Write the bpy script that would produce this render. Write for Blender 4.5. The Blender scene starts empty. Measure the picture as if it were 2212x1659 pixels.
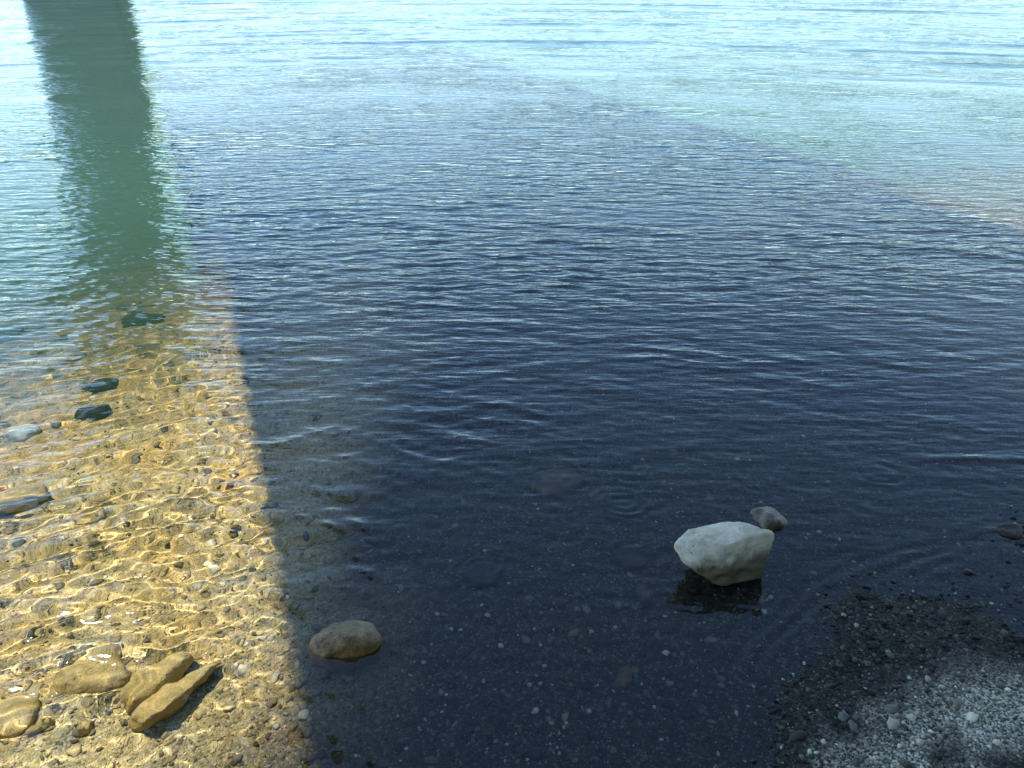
import bpy, bmesh, math, random
import numpy as np
from mathutils import Vector

rad = math.radians
random.seed(7)
rng = np.random.default_rng(11)
S = bpy.context.scene
COL = S.collection

# ------------------------------------------------------------------ camera
CAM_H, PITCH, LENS = 1.65, 28.6, 27.7
cam = bpy.data.cameras.new('camera')
cam.lens = LENS
cam.sensor_width = 36
cam.clip_start = 0.05
cam.clip_end = 3000
cam_o = bpy.data.objects.new('camera', cam)
COL.objects.link(cam_o)
cam_o.location = (0, 0, CAM_H)
cam_o.rotation_euler = (rad(90 - PITCH), 0, 0)
S.camera = cam_o

# ------------------------------------------------------------------ sky, sun, exposure
SUN_AZ, SUN_EL = -60.0, 58.0          # azimuth from +Y, negative = left
world = bpy.data.worlds.new('World')
S.world = world
world.use_nodes = True
wn = world.node_tree
bg = wn.nodes['Background']
sky = wn.nodes.new('ShaderNodeTexSky')
sky.sky_type = 'NISHITA'
sky.sun_disc = False
sky.sun_elevation = rad(SUN_EL)
sky.sun_rotation = rad(SUN_AZ)
sky.altitude = 100
sky.air_density = 1.0
sky.dust_density = 0.05
sky.ozone_density = 0.8
wn.links.new(sky.outputs[0], bg.inputs[0])
bg.inputs[1].default_value = 0.15
sd = Vector((math.sin(rad(SUN_AZ)) * math.cos(rad(SUN_EL)), math.cos(rad(SUN_AZ)) * math.cos(rad(SUN_EL)), math.sin(rad(SUN_EL))))
sun = bpy.data.lights.new('sun', 'SUN')
sun.energy = 4.95
sun.angle = rad(0.22)
sun.color = (1.0, 0.93, 0.80)
sun.cycles.is_caustics_light = True
sun_o = bpy.data.objects.new('sun', sun)
COL.objects.link(sun_o)
sun_o.location = (-30, 30, 40)
sun_o.rotation_euler = sd.to_track_quat('Z', 'Y').to_euler()

S.view_settings.view_transform = 'Standard'
S.view_settings.look = 'None'
S.view_settings.exposure = 1.16
S.view_settings.gamma = 1.0
S.view_settings.use_curve_mapping = False
S.render.engine = 'CYCLES'
S.cycles.use_denoising = True
S.cycles.denoiser = 'OPENIMAGEDENOISE'
S.cycles.max_bounces = 8
S.cycles.diffuse_bounces = 2
S.cycles.glossy_bounces = 3
S.cycles.transmission_bounces = 6
S.cycles.caustics_reflective = False
S.cycles.caustics_refractive = True
S.cycles.blur_glossy = 0.3
S.cycles.sample_clamp_direct = 12
S.cycles.sample_clamp_indirect = 4

# ------------------------------------------------------------------ helpers
def sstep(a, b, x):
    t = np.clip((x - a) / (b - a), 0, 1)
    return t * t * (3 - 2 * t)

_perm = rng.permutation(4096)
_ga = rng.uniform(0, 2 * np.pi, 4096)
_gx, _gy = np.cos(_ga), np.sin(_ga)
def perlin(x, y, seed=0):
    xi = np.floor(x).astype(np.int64); yi = np.floor(y).astype(np.int64)
    xf = x - xi; yf = y - yi
    def g(ix, iy, fx, fy):
        h = _perm[(_perm[(ix + seed * 131) & 4095] + iy) & 4095]
        return _gx[h] * fx + _gy[h] * fy
    u = xf * xf * xf * (xf * (xf * 6 - 15) + 10)
    v = yf * yf * yf * (yf * (yf * 6 - 15) + 10)
    a = g(xi, yi, xf, yf); b = g(xi + 1, yi, xf - 1, yf)
    c = g(xi, yi + 1, xf, yf - 1); d = g(xi + 1, yi + 1, xf - 1, yf - 1)
    return (a + (b - a) * u) * (1 - v) + (c + (d - c) * u) * v
def fbm(x, y, oct=4, seed=0):
    r = 0; a = 1.0
    for k in range(oct):
        r = r + a * perlin(x * 2 ** k, y * 2 ** k, seed + k); a *= 0.5
    return r

def mesh_obj(name, co, quads, mat, smooth=True, tri=False, parent=None):
    me = bpy.data.meshes.new(name)
    n = 3 if tri else 4
    me.vertices.add(len(co)); me.vertices.foreach_set('co', np.ascontiguousarray(co, dtype=np.float32).ravel())
    nf = len(quads)
    me.loops.add(nf * n); me.loops.foreach_set('vertex_index', np.ascontiguousarray(quads, dtype=np.int32).ravel())
    me.polygons.add(nf)
    me.polygons.foreach_set('loop_start', np.arange(0, nf * n, n, dtype=np.int32))
    me.update(calc_edges=True)
    if smooth:
        me.polygons.foreach_set('use_smooth', np.ones(nf, dtype=bool))
    me.materials.append(mat)
    o = bpy.data.objects.new(name, me)
    COL.objects.link(o)
    if parent is not None:
        o.parent = parent
    return o
def vattr(o, name, vals):
    a = o.data.attributes.new(name, 'FLOAT', 'POINT')
    a.data.foreach_set('value', np.ascontiguousarray(vals, dtype=np.float32))
def cattr(o, name, rgb):
    a = o.data.color_attributes.new(name, 'FLOAT_COLOR', 'POINT')
    c = np.ones((len(rgb), 4), dtype=np.float32); c[:, :3] = rgb
    a.data.foreach_set('color', c.ravel())
def grid_quads(nr, nc):
    i = np.arange(nr * nc).reshape(nr, nc)
    return np.stack([i[:-1, :-1], i[:-1, 1:], i[1:, 1:], i[1:, :-1]], -1).reshape(-1, 4)
def tag(o, label=None, cat=None, group=None, kind=None):
    if label: o['label'] = label
    if cat: o['category'] = cat
    if group: o['group'] = group
    if kind: o['kind'] = kind
    return o

class NT:
    def __init__(s, name):
        s.m = bpy.data.materials.new(name); s.m.use_nodes = True
        s.t = s.m.node_tree; s.t.nodes.clear()
        s.out = s.t.nodes.new('ShaderNodeOutputMaterial')
    def n(s, typ, **kw):
        nd = s.t.nodes.new('ShaderNode' + typ)
        for k, v in kw.items():
            if k.startswith('i_'):
                key = k[2:]
                nd.inputs[int(key) if key.isdigit() else key.replace('_', ' ')].default_value = v
            else:
                setattr(nd, k, v)
        return nd
    def l(s, a, b): s.t.links.new(a, b)
    def ramp(s, fac, stops, interp='LINEAR'):
        r = s.n('ValToRGB'); e = r.color_ramp.elements; r.color_ramp.interpolation = interp
        while len(e) < len(stops): e.new(0.5)
        for el, (p, c) in zip(e, stops):
            el.position = p; el.color = (*c, 1) if len(c) == 3 else c
        s.l(fac, r.inputs[0]); return r.outputs[0]
    def mix(s, fac, a, b, mode='MIX'):
        m = s.n('Mix', data_type='RGBA', blend_type=mode)
        for sock, v in ((m.inputs[0], fac), (m.inputs[6], a), (m.inputs[7], b)):
            if hasattr(v, 'node'): s.l(v, sock)
            elif isinstance(v, (int, float)): sock.default_value = v
            else: sock.default_value = (*v, 1)
        return m.outputs[2]
    def math(s, op, a, b=0.0, clamp=False):
        m = s.n('Math', operation=op, use_clamp=clamp)
        for sock, v in ((m.inputs[0], a), (m.inputs[1], b)):
            if hasattr(v, 'node'): s.l(v, sock)
            else: sock.default_value = v
        return m.outputs[0]

# ------------------------------------------------------------------ the shore: depth of the bed as a function of place
SHORE = np.array([(-60, -46), (-8, -5.6), (-2, -0.75), (-0.5, 0.30), (0.53, 1.17), (0.79, 1.48), (.98, 1.66), (1.62, 1.91), (2.6, 2.15), (4.5, 3.0), (9, 5), (30, 12), (200, 50)], float)
def shore_dist(x, y):
    """signed distance to the waterline, positive in the river"""
    best = np.full(x.shape, 1e9); sign = np.ones(x.shape)
    for (x0, y0), (x1, y1) in zip(SHORE[:-1], SHORE[1:]):
        dx, dy = x1 - x0, y1 - y0
        L2 = dx * dx + dy * dy
        t = np.clip(((x - x0) * dx + (y - y0) * dy) / L2, 0, 1)
        px, py = x - (x0 + t * dx), y - (y0 + t * dy)
        d = px * px + py * py
        c = dx * (y - y0) - dy * (x - x0)
        upd = d < best
        best = np.where(upd, d, best); sign = np.where(upd, np.sign(c), sign)
    return np.sqrt(best) * sign
def bed_z(x, y, detail=True):
    s = shore_dist(x, y)
    s = s + 0.10 * perlin(x * 1.7, y * 1.7, 3)
    sp = np.maximum(s, 0); sn = np.maximum(-s, 0)
    d = 0.068 * sp + 0.020 * sp ** 2 + .045 * sstep(.1, -.9, x) * sstep(.2, .7, s)
    d = np.where(d > 0.6, 0.6 + 1.4 * (1 - np.exp(-(d - 0.6) / 1.4)), d)
    up = 0.055 * sn + 0.95 * np.maximum(sn - 2.2, 0)  # unseen bank behind the camera, made steep and high to block skylight
    up = np.where(up > 6, 6 + 4 * (1 - np.exp(-(up - 6) / 4)), up)
    z = up - d
    z = z + 9.0 * sstep(105, 190, y + .25 * x + 8 * perlin(x * .02, y * .02, 12))
    far = np.clip(np.hypot(x, y) / 6, 0, 1)
    if detail:
        z = z + 0.010 * fbm(x * 3.1, y * 3.1, 3, 21) * sstep(-0.3, 0.6, np.abs(s)) + 0.0032 * fbm(x * 14, y * 14, 3, 31) * sstep(-.15, .35, s)
        z = z + far * 0.05 * fbm(x * 0.8, y * 0.8, 3, 41)
    return z
def bz(x, y):
    return float(bed_z(np.array([x], float), np.array([y], float))[0])

F_PX = LENS / 36 * 2212
CP, SP = math.cos(rad(PITCH)), math.sin(rad(PITCH))
def on_water(px, py):
    """where the sight line through a point of the photo (2212 wide) meets the level of the water"""
    dx, dy = px - 1106, py - 829.5
    f = F_PX * CP - dy * SP; d = F_PX * SP + dy * CP
    return dx * CAM_H / d, f * CAM_H / d
def on_bed(px, py):
    """the same, bent by the water and followed down to the bed"""
    x, y = on_water(px, py)
    v = Vector((x, y, -CAM_H)).normalized()
    if bz(x, y) >= 0: return x, y
    h = Vector((v.x, v.y, 0)); c = h.length / 1.333
    hd = h.normalized() * c; w = -math.sqrt(1 - c * c)
    t = 0.0
    while t < 3:
        X, Y = x + hd.x * t, y + hd.y * t
        if w * t <= bz(X, Y): break
        t += 0.01
    return x + hd.x * t, y + hd.y * t
def px_size(x, y):
    return (y * CP + CAM_H * SP) / F_PX

AX = Vector((-math.sin(rad(23.0)), math.cos(rad(23.0)), 0))   # the way the bridge runs
NX = Vector((math.cos(rad(23.0)), math.sin(rad(23.0)), 0))    # across it
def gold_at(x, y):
    """1 where the bed carries the golden silt and algae of the deeper, sunlit side, 0 on the grey gravel by the shore, darkened for the bridge shade"""
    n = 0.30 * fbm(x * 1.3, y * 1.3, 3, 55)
    return np.maximum(sstep(-0.14, -0.80, x + n + 0.06 * y), .3 * sstep(1.7, 3.2, x + n + .3 * (y - 2.5)))  # changes near the shadow edge: sun and shade contrast painted into the bed colour
def dry_at(x, y):
    """1 on the drained, drying patch of gravel"""
    q = np.exp(-(((x - 1.16) / 0.30) ** 2 + ((y - 1.36) / 0.16) ** 2)) + 0.9 * np.exp(-(((x - 0.80) / 0.16) ** 2 + ((y - 1.13) / 0.11) ** 2)) \
        + 0.8 * np.exp(-(((x - 1.9) / 0.45) ** 2 + ((y - 1.35) / 0.25) ** 2)) + 0.7 * np.exp(-(((x - 1.0) / 0.6) ** 2 + ((y - 0.6) / 0.4) ** 2))
    return sstep(0.30, 0.75, q + 0.5 * fbm(x * 6, y * 6, 4, 66))

# ------------------------------------------------------------------ materials
def mat_bed():
    t = NT('riverbed_gravel')
    geo = t.n('NewGeometry'); P = geo.outputs['Position']
    gold = t.n('Attribute', attribute_name='gold').outputs['Fac']
    dry = t.n('Attribute', attribute_name='dry').outputs['Fac']
    v1 = t.n('TexVoronoi', i_Scale=95.0); t.l(P, v1.inputs['Vector'])
    v2 = t.n('TexVoronoi', i_Scale=210.0); t.l(P, v2.inputs['Vector'])
    nz = t.n('TexNoise', i_Scale=3.2, i_Detail=6.0); t.l(P, nz.inputs['Vector'])
    sep = t.n('SeparateColor'); t.l(v1.outputs['Color'], sep.inputs[0])
    sep2 = t.n('SeparateColor'); t.l(v2.outputs['Color'], sep2.inputs[0])
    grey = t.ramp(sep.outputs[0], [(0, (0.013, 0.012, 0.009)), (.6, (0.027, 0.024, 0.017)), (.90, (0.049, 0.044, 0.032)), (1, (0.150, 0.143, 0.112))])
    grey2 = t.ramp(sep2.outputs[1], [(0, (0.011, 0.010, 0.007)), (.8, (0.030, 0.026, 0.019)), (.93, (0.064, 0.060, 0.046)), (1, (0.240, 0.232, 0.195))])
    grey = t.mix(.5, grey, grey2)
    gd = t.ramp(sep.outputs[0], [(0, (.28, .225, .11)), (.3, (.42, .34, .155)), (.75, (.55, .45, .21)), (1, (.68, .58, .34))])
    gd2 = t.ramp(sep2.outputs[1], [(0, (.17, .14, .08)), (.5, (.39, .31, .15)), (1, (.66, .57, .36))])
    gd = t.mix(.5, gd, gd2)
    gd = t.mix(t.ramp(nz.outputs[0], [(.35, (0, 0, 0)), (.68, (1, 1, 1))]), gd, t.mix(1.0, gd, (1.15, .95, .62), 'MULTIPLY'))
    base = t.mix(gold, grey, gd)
    dr = t.ramp(sep2.outputs[0], [(0, (.045, .041, .029)), (.5, (.23, .22, .155)), (1, (.62, .58, .43))])
    base = t.mix(dry, base, dr)
    gr = t.n('Attribute', attribute_name='grass').outputs['Fac']
    base = t.mix(gr, base, t.ramp(nz.outputs[0], [(.3, (.035, .05, .015)), (.7, (.085, .10, .035))]))
    b = t.n('BsdfPrincipled'); t.l(base, b.inputs['Base Color'])
    rg = t.n('Mix', data_type='FLOAT'); t.l(dry, rg.inputs[0]); rg.inputs[2].default_value = .55; rg.inputs[3].default_value = .95
    t.l(rg.outputs[0], b.inputs['Roughness'])
    b.inputs['Specular IOR Level'].default_value = .1
    bh = t.math('ADD', t.math('MULTIPLY', v1.outputs['Distance'], -1.0), t.math('MULTIPLY', v2.outputs['Distance'], -.5))
    bp = t.n('Bump', i_Strength=.9, i_Distance=.006); t.l(bh, bp.inputs['Height'])
    t.l(bp.outputs[0], b.inputs['Normal'])
    t.l(b.outputs[0], t.out.inputs[0]); return t.m
def mat_pebble():
    t = NT('loose_gravel')
    c = t.n('Attribute', attribute_name='col').outputs['Color']
    geo = t.n('NewGeometry')
    nz = t.n('TexNoise', i_Scale=260.0, i_Detail=2.0); t.l(geo.outputs['Position'], nz.inputs['Vector'])
    cc = t.mix(1.0, c, t.ramp(nz.outputs[0], [(.3, (.75, .75, .75)), (.7, (1.15, 1.15, 1.15))]), 'MULTIPLY')
    b = t.n('BsdfPrincipled', i_Roughness=.5); t.l(cc, b.inputs['Base Color'])
    b.inputs['Specular IOR Level'].default_value = .15
    t.l(b.outputs[0], t.out.inputs[0]); return t.m
def mat_rock(name, dark, mid, light, spots=(.02, .02, .02), scale=14.0, rough=.7, grain=220.0, spot_amt=.0, bump=.25, spec=.12, gr=.3, stain_shade=None):
    t = NT(name)
    tc = t.n('TexCoord'); P = tc.outputs['Object']
    n1 = t.n('TexNoise', i_Scale=scale, i_Detail=8.0, i_Roughness=.62); t.l(P, n1.inputs['Vector'])
    n2 = t.n('TexNoise', i_Scale=grain, i_Detail=3.0); t.l(P, n2.inputs['Vector'])
    c = t.ramp(n1.outputs[0], [(.30, dark), (.5, mid), (.70, light)])
    c = t.mix(1.0, c, t.ramp(n2.outputs[0], [(.30, (1 - gr,) * 3), (.7, (1 + gr * .8,) * 3)]), 'MULTIPLY')
    if spot_amt > 0:
        v = t.n('TexVoronoi', i_Scale=38.0); t.l(P, v.inputs['Vector'])
        sp = t.ramp(v.outputs['Distance'], [(spot_amt, (1, 1, 1)), (spot_amt + .05, (0, 0, 0))])
        c = t.mix(sp, c, spots)
    if stain_shade is not None:  # stained lower front, with the shade of that face also painted in
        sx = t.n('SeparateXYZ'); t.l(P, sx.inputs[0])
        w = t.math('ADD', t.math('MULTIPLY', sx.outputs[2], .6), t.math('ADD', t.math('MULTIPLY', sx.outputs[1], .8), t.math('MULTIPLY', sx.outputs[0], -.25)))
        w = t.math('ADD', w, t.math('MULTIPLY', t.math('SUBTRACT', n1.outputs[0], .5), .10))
        c = t.mix(t.ramp(t.math('ADD', t.math('MULTIPLY', w, 5.0), .5), [(stain_shade, (1, 1, 1)), (stain_shade + .16, (0, 0, 0))]), c, t.mix(1.0, c, (.30, .29, .25), 'MULTIPLY'))
    b = t.n('BsdfPrincipled', i_Roughness=rough); t.l(c, b.inputs['Base Color'])
    b.inputs['Specular IOR Level'].default_value = spec
    h = t.math('ADD', t.math('MULTIPLY', n1.outputs[0], 1.0), t.math('MULTIPLY', n2.outputs[0], .25))
    bp = t.n('Bump', i_Strength=bump, i_Distance=.012); t.l(h, bp.inputs['Height']); t.l(bp.outputs[0], b.inputs['Normal'])
    t.l(b.outputs[0], t.out.inputs[0]); return t.m
def mat_concrete():
    t = NT('weathered_concrete')
    tc = t.n('TexCoord')
    n1 = t.n('TexNoise', i_Scale=.7, i_Detail=8.0); t.l(tc.outputs['Object'], n1.inputs['Vector'])
    c = t.ramp(n1.outputs[0], [(.3, (.20, .20, .185)), (.7, (.33, .325, .30))])
    b = t.n('BsdfPrincipled', i_Roughness=.9); t.l(c, b.inputs['Base Color'])
    t.l(b.outputs[0], t.out.inputs[0]); return t.m
def mat_water():
    t = NT('river_water')
    turb = t.n('Attribute', attribute_name='turbidity').outputs['Fac']
    fr = t.n('Fresnel', i_IOR=1.333)
    chop = t.n('Attribute', attribute_name='chop').outputs['Fac']
    geo = t.n('NewGeometry')
    mp = t.n('Mapping'); mp.inputs['Scale'].default_value = (.45, 1.5, 1.0); t.l(geo.outputs['Position'], mp.inputs['Vector'])
    nz = t.n('TexNoise', i_Scale=9.0, i_Detail=2.5, i_Roughness=.55); t.l(mp.outputs[0], nz.inputs['Vector'])
    bp = t.n('Bump', i_Distance=.10); t.l(nz.outputs[0], bp.inputs['Height']); t.l(t.math('MULTIPLY', chop, 3.4, True), bp.inputs['Strength'])
    t.l(bp.outputs[0], fr.inputs['Normal'])
    gl = t.n('BsdfGlossy', i_Roughness=.03); t.l(bp.outputs[0], gl.inputs['Normal'])
    t.l(t.math('ADD', t.math('MULTIPLY', chop, .3), .02), gl.inputs['Roughness']); gl.inputs['Color'].default_value = (.85, .96, 1, 1)
    rf = t.n('BsdfRefraction', i_IOR=1.333, i_Roughness=0.0); rf.inputs['Color'].default_value = (.97, .985, .96, 1)
    df = t.n('BsdfDiffuse'); df.inputs['Color'].default_value = (.030, .070, .050, 1)
    a = t.n('MixShader'); t.l(turb, a.inputs[0]); t.l(rf.outputs[0], a.inputs[1]); t.l(df.outputs[0], a.inputs[2])
    m = t.n('MixShader'); t.l(fr.outputs[0], m.inputs[0]); t.l(a.outputs[0], m.inputs[1]); t.l(gl.outputs[0], m.inputs[2])
    t.l(m.outputs[0], t.out.inputs[0]); return t.m

M_BED, M_PEB, M_WATER, M_CON = mat_bed(), mat_pebble(), mat_water(), mat_concrete()
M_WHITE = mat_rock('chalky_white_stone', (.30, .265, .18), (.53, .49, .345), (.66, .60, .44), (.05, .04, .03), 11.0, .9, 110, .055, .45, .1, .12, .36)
M_AMBER = mat_rock('amber_wet_stone', (.045, .026, .007), (.15, .088, .024), (.25, .165, .062), scale=26.0, rough=.35, bump=.6, spec=.35, gr=.5)
M_GOLD = mat_rock('algae_golden_stone', (.34, .24, .09), (.46, .34, .13), (.56, .43, .20), scale=16.0, rough=.8, bump=.35)
M_SLATE = mat_rock('slate_dark_stone', (.012, .014, .012), (.024, .026, .022), (.045, .047, .038), scale=12.0, rough=.6)
M_DARK = mat_rock('dark_brown_stone', (.016, .013, .009), (.034, .027, .018), (.075, .054, .030), scale=14.0, rough=.45)
M_RUST = mat_rock('rusty_brown_stone', (.04, .028, .016), (.09, .058, .030), (.16, .10, .05), scale=16.0, rough=.6)
M_WET = mat_rock('wet_brown_stone', (.02, .014, .007), (.07, .046, .018), (.15, .11, .055), scale=24.0, rough=.25, bump=.7, spec=.5, gr=.5)
M_PALE = mat_rock('pale_stone', (.34, .35, .30), (.50, .52, .46), (.64, .66, .60), scale=14.0, rough=.7)

# ------------------------------------------------------------------ riverbed, with the unseen rear bank added against skylight: one sheet
def axis_lines(lo, hi, step, far_lo, far_hi, grow):
    mid = list(np.arange(lo, hi, step))
    a, st = lo, step
    left = []
    while a > far_lo:
        st *= grow; a -= st; left.append(a)
    b, st, right = mid[-1], step, []
    while b < far_hi:
        st *= grow; b += st; right.append(b)
    return np.array(left[::-1] + mid + right)
bx = axis_lines(-1.9, 2.0, .015, -180, 180, 1.06)
by = axis_lines(0.9, 3.6, .015, -60, 260, 1.06)
BX, BY = np.meshgrid(bx, by)
BZ = bed_z(BX, BY)
bed = mesh_obj('riverbed', np.stack([BX, BY, BZ], -1).reshape(-1, 3), grid_quads(len(by), len(bx)), M_BED)
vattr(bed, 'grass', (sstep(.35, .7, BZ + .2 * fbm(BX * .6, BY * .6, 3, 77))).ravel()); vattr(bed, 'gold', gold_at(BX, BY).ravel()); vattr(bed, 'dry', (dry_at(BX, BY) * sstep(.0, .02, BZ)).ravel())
tag(bed, kind='structure'); bed.cycles.is_caustics_receiver = True

# ------------------------------------------------------------------ the river surface: a real rippled sheet
az = np.concatenate([np.arange(-112, -47, 1.5), np.arange(-47, 47, .2), np.arange(47, 92, 1.5)])
STEP0, RATIO = .0062, .0046
r, rr = .35, []
while r < 260:
    rr.append(r); r += max(STEP0, RATIO * r)
rr = np.array(rr)
A, R = np.meshgrid(np.radians(az), rr)
WX, WY = R * np.sin(A), R * np.cos(A)
WB = bed_z(WX, WY, False)
depth = np.maximum(-WB, 0)
def waves(x, y, r, depth):
    z = np.zeros_like(x); ox = np.zeros_like(x); oy = np.zeros_like(x); lost = np.zeros_like(x)
    wr = np.random.default_rng(5)
    wx = x + .06 * perlin(x * 1.7, y * 1.7, 91) + .35 * perlin(x * .3, y * .3, 93)
    wy = y + .06 * perlin(x * 1.7 + 9, y * 1.7, 92) + .35 * perlin(x * .3, y * .3 + 7, 94)
    mods = [np.clip(1 + 1.5 * perlin(x * f + 3 * k, y * f * 1.3, 70 + k), 0, 2.2) for k, f in enumerate((.45, .8, 1.3, 2.1, 3.2, .6))]
    gust = np.clip(1 + 1.0 * fbm(x * .35, y * .7, 3, 81), .25, 1.9) * (1 - .22 * sstep(3.2, 9, r))
    grow = sstep(0.03, .21, depth)
    step = np.maximum(STEP0, RATIO * r)
    def add(lam, th, slope, amp, mod):
        nonlocal z, ox, oy, lost
        kk = 2 * math.pi / lam
        dist = wr.uniform(1.0, 7.0)
        sx, sy = math.sin(th), math.cos(th)
        dx, dy = wx + dist * sx, wy + dist * sy
        d = np.hypot(dx, dy)
        fade = np.clip(lam / (3.2 * step) - .5, 0, 1)       # the sheet cannot carry ripples finer than its mesh
        a = slope * amp * mod
        lost += (a * np.sqrt(1 - fade ** 2)) ** 2 / 2
        a = a * fade / kk
        p = kk * d + wr.uniform(0, 6.283)
        c = np.cos(p)
        z += a * np.sin(p); ox += a * c * dx / d; oy += a * c * dy / d
    n = 66
    for k in range(n):                                      # the wind ripples, running in to the shore
        lam = .045 * (14 ** (k / (n - 1)))
        th = (0, .60, -.55)[k % 3] * (1 if lam < .3 else .6) + wr.normal(0.0, .24) + (math.pi if wr.random() < .2 else 0)
        slope = .0188 * (1.0 if lam < .11 else (lam / .11) ** -.85)
        add(lam, th, slope, (.10 + .90 * grow) * gust * (1 - (0, .65, .65)[k % 3] * sstep(4, 13, r)), mods[k % 6])
    for k in range(34):                                     # little cross ripples in the shallows
        lam = .030 * (2.7 ** (k / 33))
        add(lam, wr.uniform(0, 6.283), .0140, (.8 + .2 * grow) * np.clip(1.35 - r / 9, .12, 1), mods[(k + 3) % 6])
    for k in range(26):                                     # the longer chop of the open river
        lam = .55 * (4.5 ** (k / 25))
        add(lam, wr.normal(0, .30), .0135, sstep(9, 20, r), mods[k % 6])
    return z, ox, oy, np.sqrt(lost)
WZ, OX, OY, LOST = waves(WX, WY, R, depth)
calm = sstep(.0, .03, depth)
# rings and little humps where the current runs over stones just under the surface: (photo place, radius m, height m, wavelength m)
RINGS = [(1190, 1030, .13, .0016, .045), (1350, 1085, .14, .0018, .05), (1040, 1225, .085, .0012, .030), (1365, 1200, .09, .0008, .036),
         (1905, 1025, .11, .0020, .048), (1660, 1115, .08, .0010, .03), (205, 1440, .12, .0007, .024), (310, 690, .2, .0015, .06)]
for px, py, rad_, hgt, lam in RINGS:
    cx, cy = on_water(px, py)
    d = np.hypot(WX - cx, (WY - cy) * 1.2) * (1 + .55 * perlin(WX * 6, WY * 6, 33) + .3 * perlin(WX * 14, WY * 14, 36))
    msk = 1.4 * np.clip(.30 + 2.4 * perlin(WX * 9 + 3, WY * 12, 34), 0, 1)
    WZ += msk * hgt * np.cos(d * 2 * math.pi / lam + 2.0 * perlin(WX * 5, WY * 5, 35)) * np.exp(-((d - rad_ * .6) / (rad_ * .45)) ** 2)
# the little front that runs in over the shoal at the right
fx0, fy0 = on_water(1960, 985); fx1, fy1 = on_water(2330, 1000)
ux, uy = fx1 - fx0, fy1 - fy0; L = math.hypot(ux, uy); ux, uy = ux / L, uy / L
tt = (WX - fx0) * ux + (WY - fy0) * uy; nn = -(WX - fx0) * uy + (WY - fy0) * ux + .02 * perlin(WX * 5, WY * 5, 37)
WZ += .006 * np.exp(-(nn / .02) ** 2) * sstep(-.05, .2, tt) * sstep(L + 1.2, L + .3, tt)
# a smooth standing wave farther out, over something drowned
hx, hy = on_water(585, 130)
WZ += .035 * np.exp(-((WX - hx) / .60) ** 2 - ((WY - hy) / .30) ** 2)
WZ *= calm; OX *= calm; OY *= calm
# thin swash ridges that follow the waterline
SD = shore_dist(WX, WY) + .05 * perlin(WX * 3, WY * 3, 38)
WZ += .0016 * np.sin(SD * 2 * math.pi / .055 + 2.5 * perlin(WX * 2.5, WY * 2.5, 39)) * np.exp(-((SD - .10) / .09) ** 2) * np.clip(.4 + 2 * perlin(WX * 4, WY * 4, 40), 0, 1)
turb = 1 - np.exp(-(depth / .70) ** 2.6)
turb = np.clip(turb, 0, .985)
keep = bed_z(WX, WY, False) < .10
q = grid_quads(len(rr), len(az))
q = q[keep.ravel()[q].any(1)]
water = mesh_obj('river_water', np.stack([WX + OX, WY + OY, WZ], -1).reshape(-1, 3), q, M_WATER)
vattr(water, 'turbidity', turb.ravel()); vattr(water, 'chop', np.clip(LOST, 0, .2).ravel())
tag(water, kind='structure'); water.cycles.is_caustics_caster = True

# ------------------------------------------------------------------ the bridge whose shadow and mirror image lie on the river
def box_bm(bm, cu, ct, cz, su, st, sz):
    """a box laid out across (u) and along (t) the bridge"""
    vs = []
    for a in (-1, 1):
        for b in (-1, 1):
            for c in (-1, 1):
                p = NX * (cu + a * su / 2) + AX * (ct + b * st / 2); vs.append(bm.verts.new((p.x, p.y, cz + c * sz / 2)))
    for f in ((0, 1, 3, 2), (4, 6, 7, 5), (0, 4, 5, 1), (2, 3, 7, 6), (0, 2, 6, 4), (1, 5, 7, 3)):
        bm.faces.new([vs[i] for i in f])
def bm_obj(name, bm, mat, parent, bevel=0):
    me = bpy.data.meshes.new(name)
    bmesh.ops.recalc_face_normals(bm, faces=bm.faces)
    if bevel: bmesh.ops.bevel(bm, geom=list(bm.edges), offset=bevel, segments=2, affect='EDGES')
    bm.to_mesh(me); bm.free(); me.materials.append(mat)
    o = bpy.data.objects.new(name, me); COL.objects.link(o); o.parent = parent
    return o
bridge = bpy.data.objects.new('bridge', None); COL.objects.link(bridge)
tag(bridge, 'grey concrete bridge overhead whose shadow and mirrored pier lie on the river', 'bridge')
DECK_U, DECK_Z = -3.185, 15.0
bm = bmesh.new(); box_bm(bm, DECK_U, 60, DECK_Z + .35, 5.0, 190, .5); bm_obj('deck', bm, M_CON, bridge, .03)
for du in (-1.5, 1.5):
    bm = bmesh.new(); box_bm(bm, DECK_U + du, 60, DECK_Z - .45, .5, 189, 1.1); bm_obj('girder', bm, M_CON, bridge, .02)
for du in (-2.35, 2.35):
    bm = bmesh.new(); box_bm(bm, DECK_U + du, 60, DECK_Z + .60 + .4, .25, 189.5, .8); bm_obj('parapet', bm, M_CON, bridge, .02)
for tpos in (57, 125):
    bm = bmesh.new(); box_bm(bm, DECK_U - .45, tpos, 6.2, 5.0, 1.6, 15.4); bm_obj('pier', bm, M_CON, bridge, .25)
    bm = bmesh.new(); box_bm(bm, DECK_U, tpos, 13.5, 4.8, 2.0, .8); bm_obj('pier_cap', bm, M_CON, bridge, .05)

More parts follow.
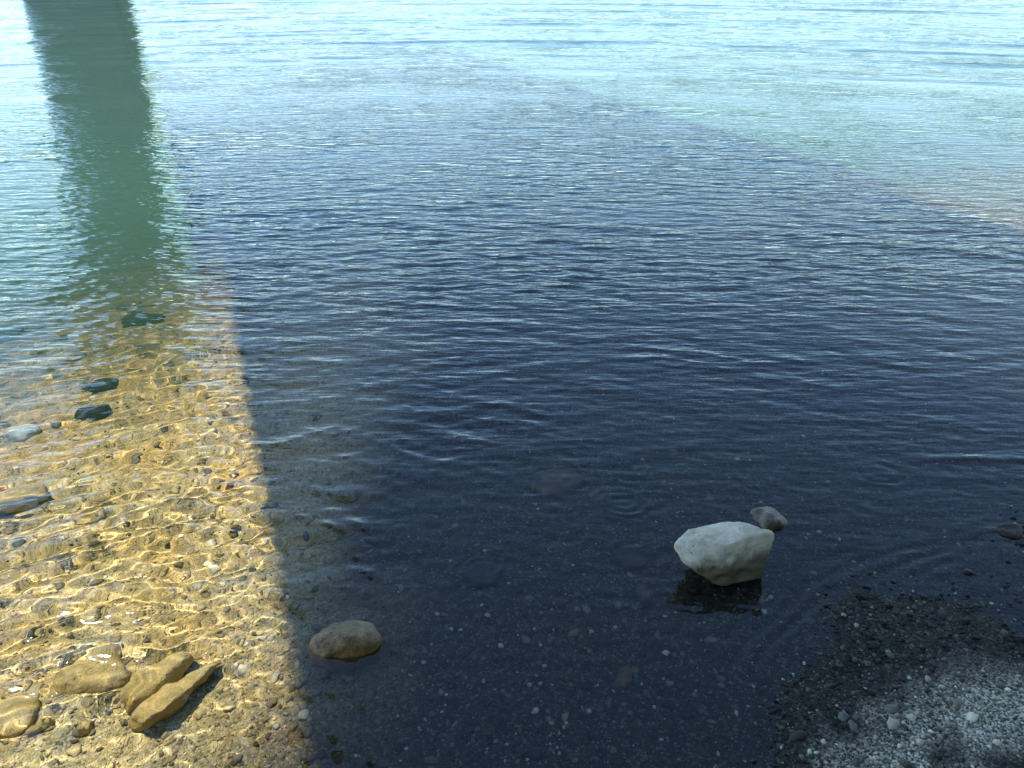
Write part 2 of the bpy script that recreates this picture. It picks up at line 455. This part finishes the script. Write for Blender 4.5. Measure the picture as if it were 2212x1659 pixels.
# ------------------------------------------------------------------ rocks
from mathutils import noise as mnoise
_ico = {}
def ico(level):
    if level not in _ico:
        b = bmesh.new(); bmesh.ops.create_icosphere(b, subdivisions=level, radius=1.0)
        b.verts.ensure_lookup_table()
        _ico[level] = (np.array([v.co[:] for v in b.verts]), np.array([[v.index for v in f.verts] for f in b.faces])); b.free()
    return _ico[level]
def stone_shape(planes, p, level=4, n_amp=.02, n_freq=6.0, fine=.004, seed=0, pits=()):
    d, f = ico(level)
    acc = np.zeros(len(d))
    for n, h in planes:
        n = np.array(n, float); n /= np.linalg.norm(n)
        acc += np.maximum(d @ n / h, 0) ** p
    rr_ = acc ** (-1 / p)
    co = d * rr_[:, None]
    off = Vector((seed * 7.31, seed * 3.7, seed * 1.9))
    out = np.empty_like(co)
    for i, c in enumerate(co):
        v = Vector(c)
        k = n_amp * mnoise.noise(v * n_freq + off) + .5 * n_amp * mnoise.noise(v * n_freq * 2.3 + off) + fine * mnoise.noise(v * n_freq * 7 + off)
        for (pc, pr, pd) in pits:
            q = (v - Vector(pc)).length / pr
            if q < 1: k -= pd * (1 - q * q) ** 2
        out[i] = c + d[i] * k
    return out, f
def rand_planes(rs, sx, sy, sz, n=11):
    pl = []
    for _ in range(n):
        v = rs.normal(size=3); v /= np.linalg.norm(v)
        h = 1 / math.sqrt((v[0] / sx) ** 2 + (v[1] / sy) ** 2 + (v[2] / sz) ** 2)
        sup = math.sqrt((v[0] * sx) ** 2 + (v[1] * sy) ** 2 + (v[2] * sz) ** 2)
        pl.append((v, (.45 * h + .55 * sup) * rs.uniform(.86, 1.04)))
    for v, h in (((1, 0, 0), sx), ((-1, 0, 0), sx), ((0, 1, 0), sy), ((0, -1, 0), sy), ((0, 0, 1), sz), ((0, 0, -1), sz)):
        pl.append((v, h))
    return pl
def rock(name, label, cat, mat, x, y, z, shape, rz=0, tilt=(0, 0), group=None):
    co, f = shape
    o = mesh_obj(name, co, f, mat, tri=True)
    o.location = (x, y, z); o.rotation_euler = (rad(tilt[0]), rad(tilt[1]), rad(rz))
    o.cycles.is_caustics_receiver = True
    return tag(o, label, cat, group)

# the white rock standing in the shallows: a flat top that dips to the left, a steep dark front
def hull_stone(pts, cuts, smooth_it, n_amp, n_freq, fine, seed, pits=()):
    b = bmesh.new()
    for p in pts: b.verts.new(p)
    h = bmesh.ops.convex_hull(b, input=list(b.verts))
    bmesh.ops.delete(b, geom=[g for g in h['geom_interior'] if isinstance(g, bmesh.types.BMVert)], context='VERTS')
    for c in (1, cuts):
        bmesh.ops.subdivide_edges(b, edges=list(b.edges), cuts=c, use_grid_fill=True, smooth=.0)
        bmesh.ops.triangulate(b, faces=list(b.faces))
    bmesh.ops.subdivide_edges(b, edges=[e for e in b.edges if e.calc_length() > .012], cuts=1, use_grid_fill=True)
    bmesh.ops.triangulate(b, faces=list(b.faces))
    for _ in range(smooth_it):
        bmesh.ops.smooth_vert(b, verts=list(b.verts), factor=.5, use_axis_x=True, use_axis_y=True, use_axis_z=True)
    b.normal_update()
    off = Vector((seed * 7.31, seed * 3.7, seed * 1.9))
    for v in b.verts:
        k = n_amp * mnoise.noise(v.co * n_freq + off) + .5 * n_amp * mnoise.noise(v.co * n_freq * 2.3 + off) + fine * mnoise.noise(v.co * n_freq * 8 + off)
        for pc, pr, pd in pits:
            q_ = (v.co - Vector(pc)).length / pr
            if q_ < 1: k -= pd * (1 - q_ * q_) ** 2
        v.co += v.normal * k
    b.verts.index_update()
    co = np.array([v.co[:] for v in b.verts]); f = np.array([[v.index for v in q_.verts] for q_ in b.faces]); b.free()
    return co * 1.06, f
WP = [(-.145, .02, .018), (-.125, .0, -.012), (-.092, .078, .030), (.008, .09, .054), (.08, .08, .058), (.145, .03, .062), (.06, .015, .060), (.0, -.008, .046), (-.041, -.035, .014),
      (-.092, -.045, -.014), (.018, -.022, -.112), (.112, .0, -.095), (.142, .03, -.012), (-.085, -.03, -.034), (-.03, -.035, -.075), (-.08, .06, -.06), (.1, .1, -.08), (.0, .1, -.09), (-.12, .05, -.01), (.06, -.024, -.03)]
pits = [((.01, -.02, .012), .016, .010), ((.035, -.022, .0), .024, .008), ((-.06, -.045, -.03), .014, .008), ((-.035, -.04, -.02), .018, .006), ((-.01, -.03, -.055), .026, .010), ((.05, -.02, -.05), .03, .006), ((.09, .0, .02), .025, .004)]
wx_, wy_ = on_water(1565, 1200)
kz = 1 - .088 / CAM_H
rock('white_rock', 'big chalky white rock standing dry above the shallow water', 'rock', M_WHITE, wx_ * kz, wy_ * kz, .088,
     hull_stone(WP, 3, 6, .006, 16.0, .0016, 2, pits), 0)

# (photo place, size m: half width, half depth, half height, turn, sink 0..1, material, name, label)
LOBE = [(-.105, -.03, -.05), (-.10, .03, -.05), (-.085, -.035, .012), (-.07, .03, .02), (-.02, -.05, .042), (.0, .03, .030), (.06, -.03, .030), (.10, .0, .0), (.115, -.02, -.03), (.11, .03, -.05), (.0, .06, -.04), (-.02, -.06, -.05), (.06, -.05, -.05)]
WEDGE = [(-.115, -.02, -.06), (-.12, .03, -.05), (-.10, -.034, .022), (-.105, .02, .018), (-.05, -.050, .046), (-.03, .02, .038), (.04, -.034, .030), (.05, .016, .024), (.13, -.012, -.002), (.145, .0, -.03), (.13, .012, -.04), (-.03, -.034, -.06), (.06, -.022, -.05), (-.07, .045, -.05)]
CUSTOM = {'ridged_rock': hull_stone(LOBE, 3, 16, .014, 13.0, .003, 5), 'ridge_stone': hull_stone(WEDGE, 3, 13, .011, 15.0, .003, 9)}
ROCKS = [
    (1662, 1128, .090, .070, .060, 20, .10, M_WET, 'wet_rock', 'small wet brown rock half submerged just behind the white rock'),
    (738, 1416, .135, .092, .078, 14, .15, M_AMBER, 'rounded_boulder', 'rounded amber boulder at the shadow edge, its top just breaking the water'),
    (200, 1455, .125, .105, .044, 25, .50, M_GOLD, 'submerged_rock', 'broad golden submerged rock with ripples over it, left of the two ridge stones'),
    (338, 1488, .115, .070, .050, 57, .30, M_GOLD, 'ridged_rock', 'lumpy golden rock leaning against the back of the narrow ridge stone, lower left'),
    (384, 1514, .12, .034, .050, 54, .20, M_GOLD, 'ridge_stone', 'narrow golden ridge stone casting the darkest shadow near the lower left corner'),
    (25, 1545, .085, .075, .042, 15, .50, M_GOLD, 'submerged_rock', 'golden submerged rock cut by the left edge near the bottom corner'),
    (92, 1572, .040, .018, .022, 38, .20, M_GOLD, 'slim_stone', 'slim tilted stone with a dark shadow in the lower left corner'),
    (185, 1578, .022, .018, .018, 10, .2, M_GOLD, 'small_stone', 'small round tan stone standing alone between the lower left corner stones'),
    (45, 1080, .120, .085, .070, 30, .30, M_GOLD, 'wedge_rock', 'golden wedge shaped rock under water at the left edge with a dark right side'),
    (198, 1113, .070, .050, .030, 10, .35, M_GOLD, 'flat_rock', 'low flat tan rock under water right of the golden wedge rock'),
    (45, 937, .10, .065, .040, 5, .35, M_PALE, 'pale_rock', 'whitish rock glowing under water at the left edge'),
    (200, 898, .095, .045, .055, 24, .25, M_SLATE, 'dark_rock', 'long dark slate rock lying under the sunlit water'),
    (228, 836, .070, .04, .045, 28, .25, M_SLATE, 'dark_rock', 'smaller dark slate rock just beyond the long dark one'),
    (312, 690, .13, .10, .09, 15, .25, M_SLATE, 'dark_rock', 'blackish rock in the sunlit water nearest the shadow edge'),
    (265, 662, .13, .10, .08, 0, .35, M_GOLD, 'yellow_rock', 'bright yellow submerged rock beside the blackish rock'),
    (30, 722, .12, .08, .06, 10, .30, M_SLATE, 'dark_rock', 'dark rock under rippled water at the left edge, farthest of the dark ones'),
    (155, 776, .07, .06, .045, 0, .35, M_GOLD, 'round_stone', 'round yellow stone under water beyond the smaller dark slate rock, toward the left edge'),
    (325, 745, .10, .08, .05, 20, .4, M_GOLD, 'yellow_rock', 'yellow submerged rock in front of the blackish rock'),
    (1192, 1050, .100, .085, .060, 30, .22, M_RUST, 'brown_rock', 'rust brown submerged rock in the middle with ripples breaking over it'),
    (1350, 1103, .110, .065, .045, 10, .25, M_SLATE, 'sunken_rock', 'dark sunken rock wrapped in bright ripples left of the white rock'),
    (1042, 1250, .075, .055, .030, 8, .25, M_SLATE, 'sunken_rock', 'dark sunken rock ringed by fine arc shaped ripples above the amber boulder'),
    (1362, 1212, .080, .055, .028, 0, .30, M_DARK, 'sunken_rock', 'low dark sunken rock directly left of the white rock'),
    (1390, 1293, .030, .032, .016, 30, .25, M_RUST, 'brown_stone', 'small brown stone under water in front of the white rock'),
    (1348, 1468, .024, .055, .016, -22, .25, M_RUST, 'long_stone', 'long brown stone lying under water, pointing away from the viewer'),
    (1905, 1045, .095, .060, .045, -10, .25, M_SLATE, 'sunken_rock', 'dark sunken rock with oval ripples, right of the white rock'),
    (2178, 1150, .060, .040, .020, -8, .25, M_DARK, 'flat_stone', 'flat wet dark stone at the right edge, just off the gravel shore'),
    (2055, 945, .060, .040, .025, 12, .45, M_RUST, 'olive_stone', 'low olive brown stone under shaded water near the right edge'),
]
TOP = {'rounded_boulder': .05, 'wet_rock': .032, 'ridged_rock': -.040, 'ridge_stone': -.036, 'long_stone': -.01, 'brown_stone': -.012, 'flat_stone': .012}
for i, (px, py, sx, sy, sz, rz, sink, mat, nm, lab) in enumerate(ROCKS):
    x, y = on_bed(px, py)
    rs = np.random.default_rng(100 + i)
    zc = bz(x, y) + sz * (1 - 2 * sink)
    if nm in TOP: zc = TOP[nm] - sz
    elif nm in ('sunken_rock', 'brown_rock', 'submerged_rock'): zc = min(zc, -.012 - sz)
    rock(nm, lab, 'stone' if 'stone' in nm else 'rock', mat, x, y, zc,
         CUSTOM[nm] if nm in CUSTOM else stone_shape(rand_planes(rs, sx, sy, sz), 3.2 if mat is M_AMBER else 5, 5 if sx > .09 else 4, (.10 if mat is M_AMBER else .22) * min(sx, sz), 1.5 / sx, .02 * sx, i), rz, (rs.uniform(-6, 6), rs.uniform(-6, 6)))

# ------------------------------------------------------------------ loose gravel: tens of thousands of little stones, nobody could count them
def gravel(name, n, rlo, rhi, med, sig, seed, level=1):
    g = np.random.default_rng(seed)
    a = np.radians(g.uniform(-52, 52, n)); u = g.uniform(0, 1, n)
    r = rlo * (rhi / rlo) ** (u ** 1.25)
    x, y = r * np.sin(a), r * np.cos(a)
    size = np.clip(med * np.exp(g.normal(0, sig, n)), med * .4, med * (4.0 if level == 1 else 2.3)) * (.75 + .25 * r / rlo)
    z = bed_z(x, y)
    if level > 1:                                           # fewer big ones on the shore itself
        ok = (z < -.012) | (g.uniform(0, 1, n) < .35)
        x, y, z, size = x[ok], y[ok], z[ok], size[ok]; n = len(x); r = r[ok]
    d, f = ico(level)
    nv = len(d)
    jit = 1 + .22 * g.normal(size=(n, nv))[:, :, None].clip(-1.2, 1.2)
    sc = np.stack([g.uniform(.8, 1.5, n), g.uniform(.7, 1.1, n), g.uniform(.35, .75, n)], -1) * size[:, None]
    co = d[None] * jit * sc[:, None, :]
    th = g.uniform(0, 6.283, n); c, s = np.cos(th)[:, None], np.sin(th)[:, None]
    X = co[..., 0] * c - co[..., 1] * s; Y = co[..., 0] * s + co[..., 1] * c
    Z = co[..., 2] + co[..., 0] * g.normal(0, .25, n)[:, None]
    co = np.stack([X + x[:, None], Y + y[:, None], Z + (z + size * .18)[:, None]], -1)
    faces = (f[None] + (np.arange(n) * nv)[:, None, None]).reshape(-1, 3)
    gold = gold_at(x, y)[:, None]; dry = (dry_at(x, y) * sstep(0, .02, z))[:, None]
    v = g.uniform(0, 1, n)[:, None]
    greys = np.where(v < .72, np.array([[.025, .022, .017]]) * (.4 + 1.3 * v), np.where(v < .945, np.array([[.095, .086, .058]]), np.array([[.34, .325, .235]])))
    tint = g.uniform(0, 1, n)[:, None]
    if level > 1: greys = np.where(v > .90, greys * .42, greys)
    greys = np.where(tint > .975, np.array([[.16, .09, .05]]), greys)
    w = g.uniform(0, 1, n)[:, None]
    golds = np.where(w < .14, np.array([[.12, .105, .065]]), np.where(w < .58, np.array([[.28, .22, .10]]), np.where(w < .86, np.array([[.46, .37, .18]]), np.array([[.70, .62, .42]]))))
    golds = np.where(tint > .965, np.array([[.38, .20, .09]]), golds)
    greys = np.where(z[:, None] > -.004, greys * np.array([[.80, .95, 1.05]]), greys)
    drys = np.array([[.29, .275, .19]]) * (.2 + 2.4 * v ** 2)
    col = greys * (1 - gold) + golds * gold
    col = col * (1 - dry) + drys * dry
    col = col * g.uniform(.75, 1.25, n)[:, None]
    o = mesh_obj(name, co.reshape(-1, 3), faces, M_PEB, tri=True)
    cattr(o, 'col', np.repeat(col, nv, 0))
    o.cycles.is_caustics_receiver = True
    return tag(o, 'loose gravel strewn over the bed and shore', 'gravel', kind='stuff')
gravel('gravel', 44000, 1.02, 4.6, .0026, .45, 3)
gravel('coarse_gravel', 3800, 1.02, 4.8, .0058, .45, 4, 2)['label'] = 'coarser pebbles strewn among the gravel'
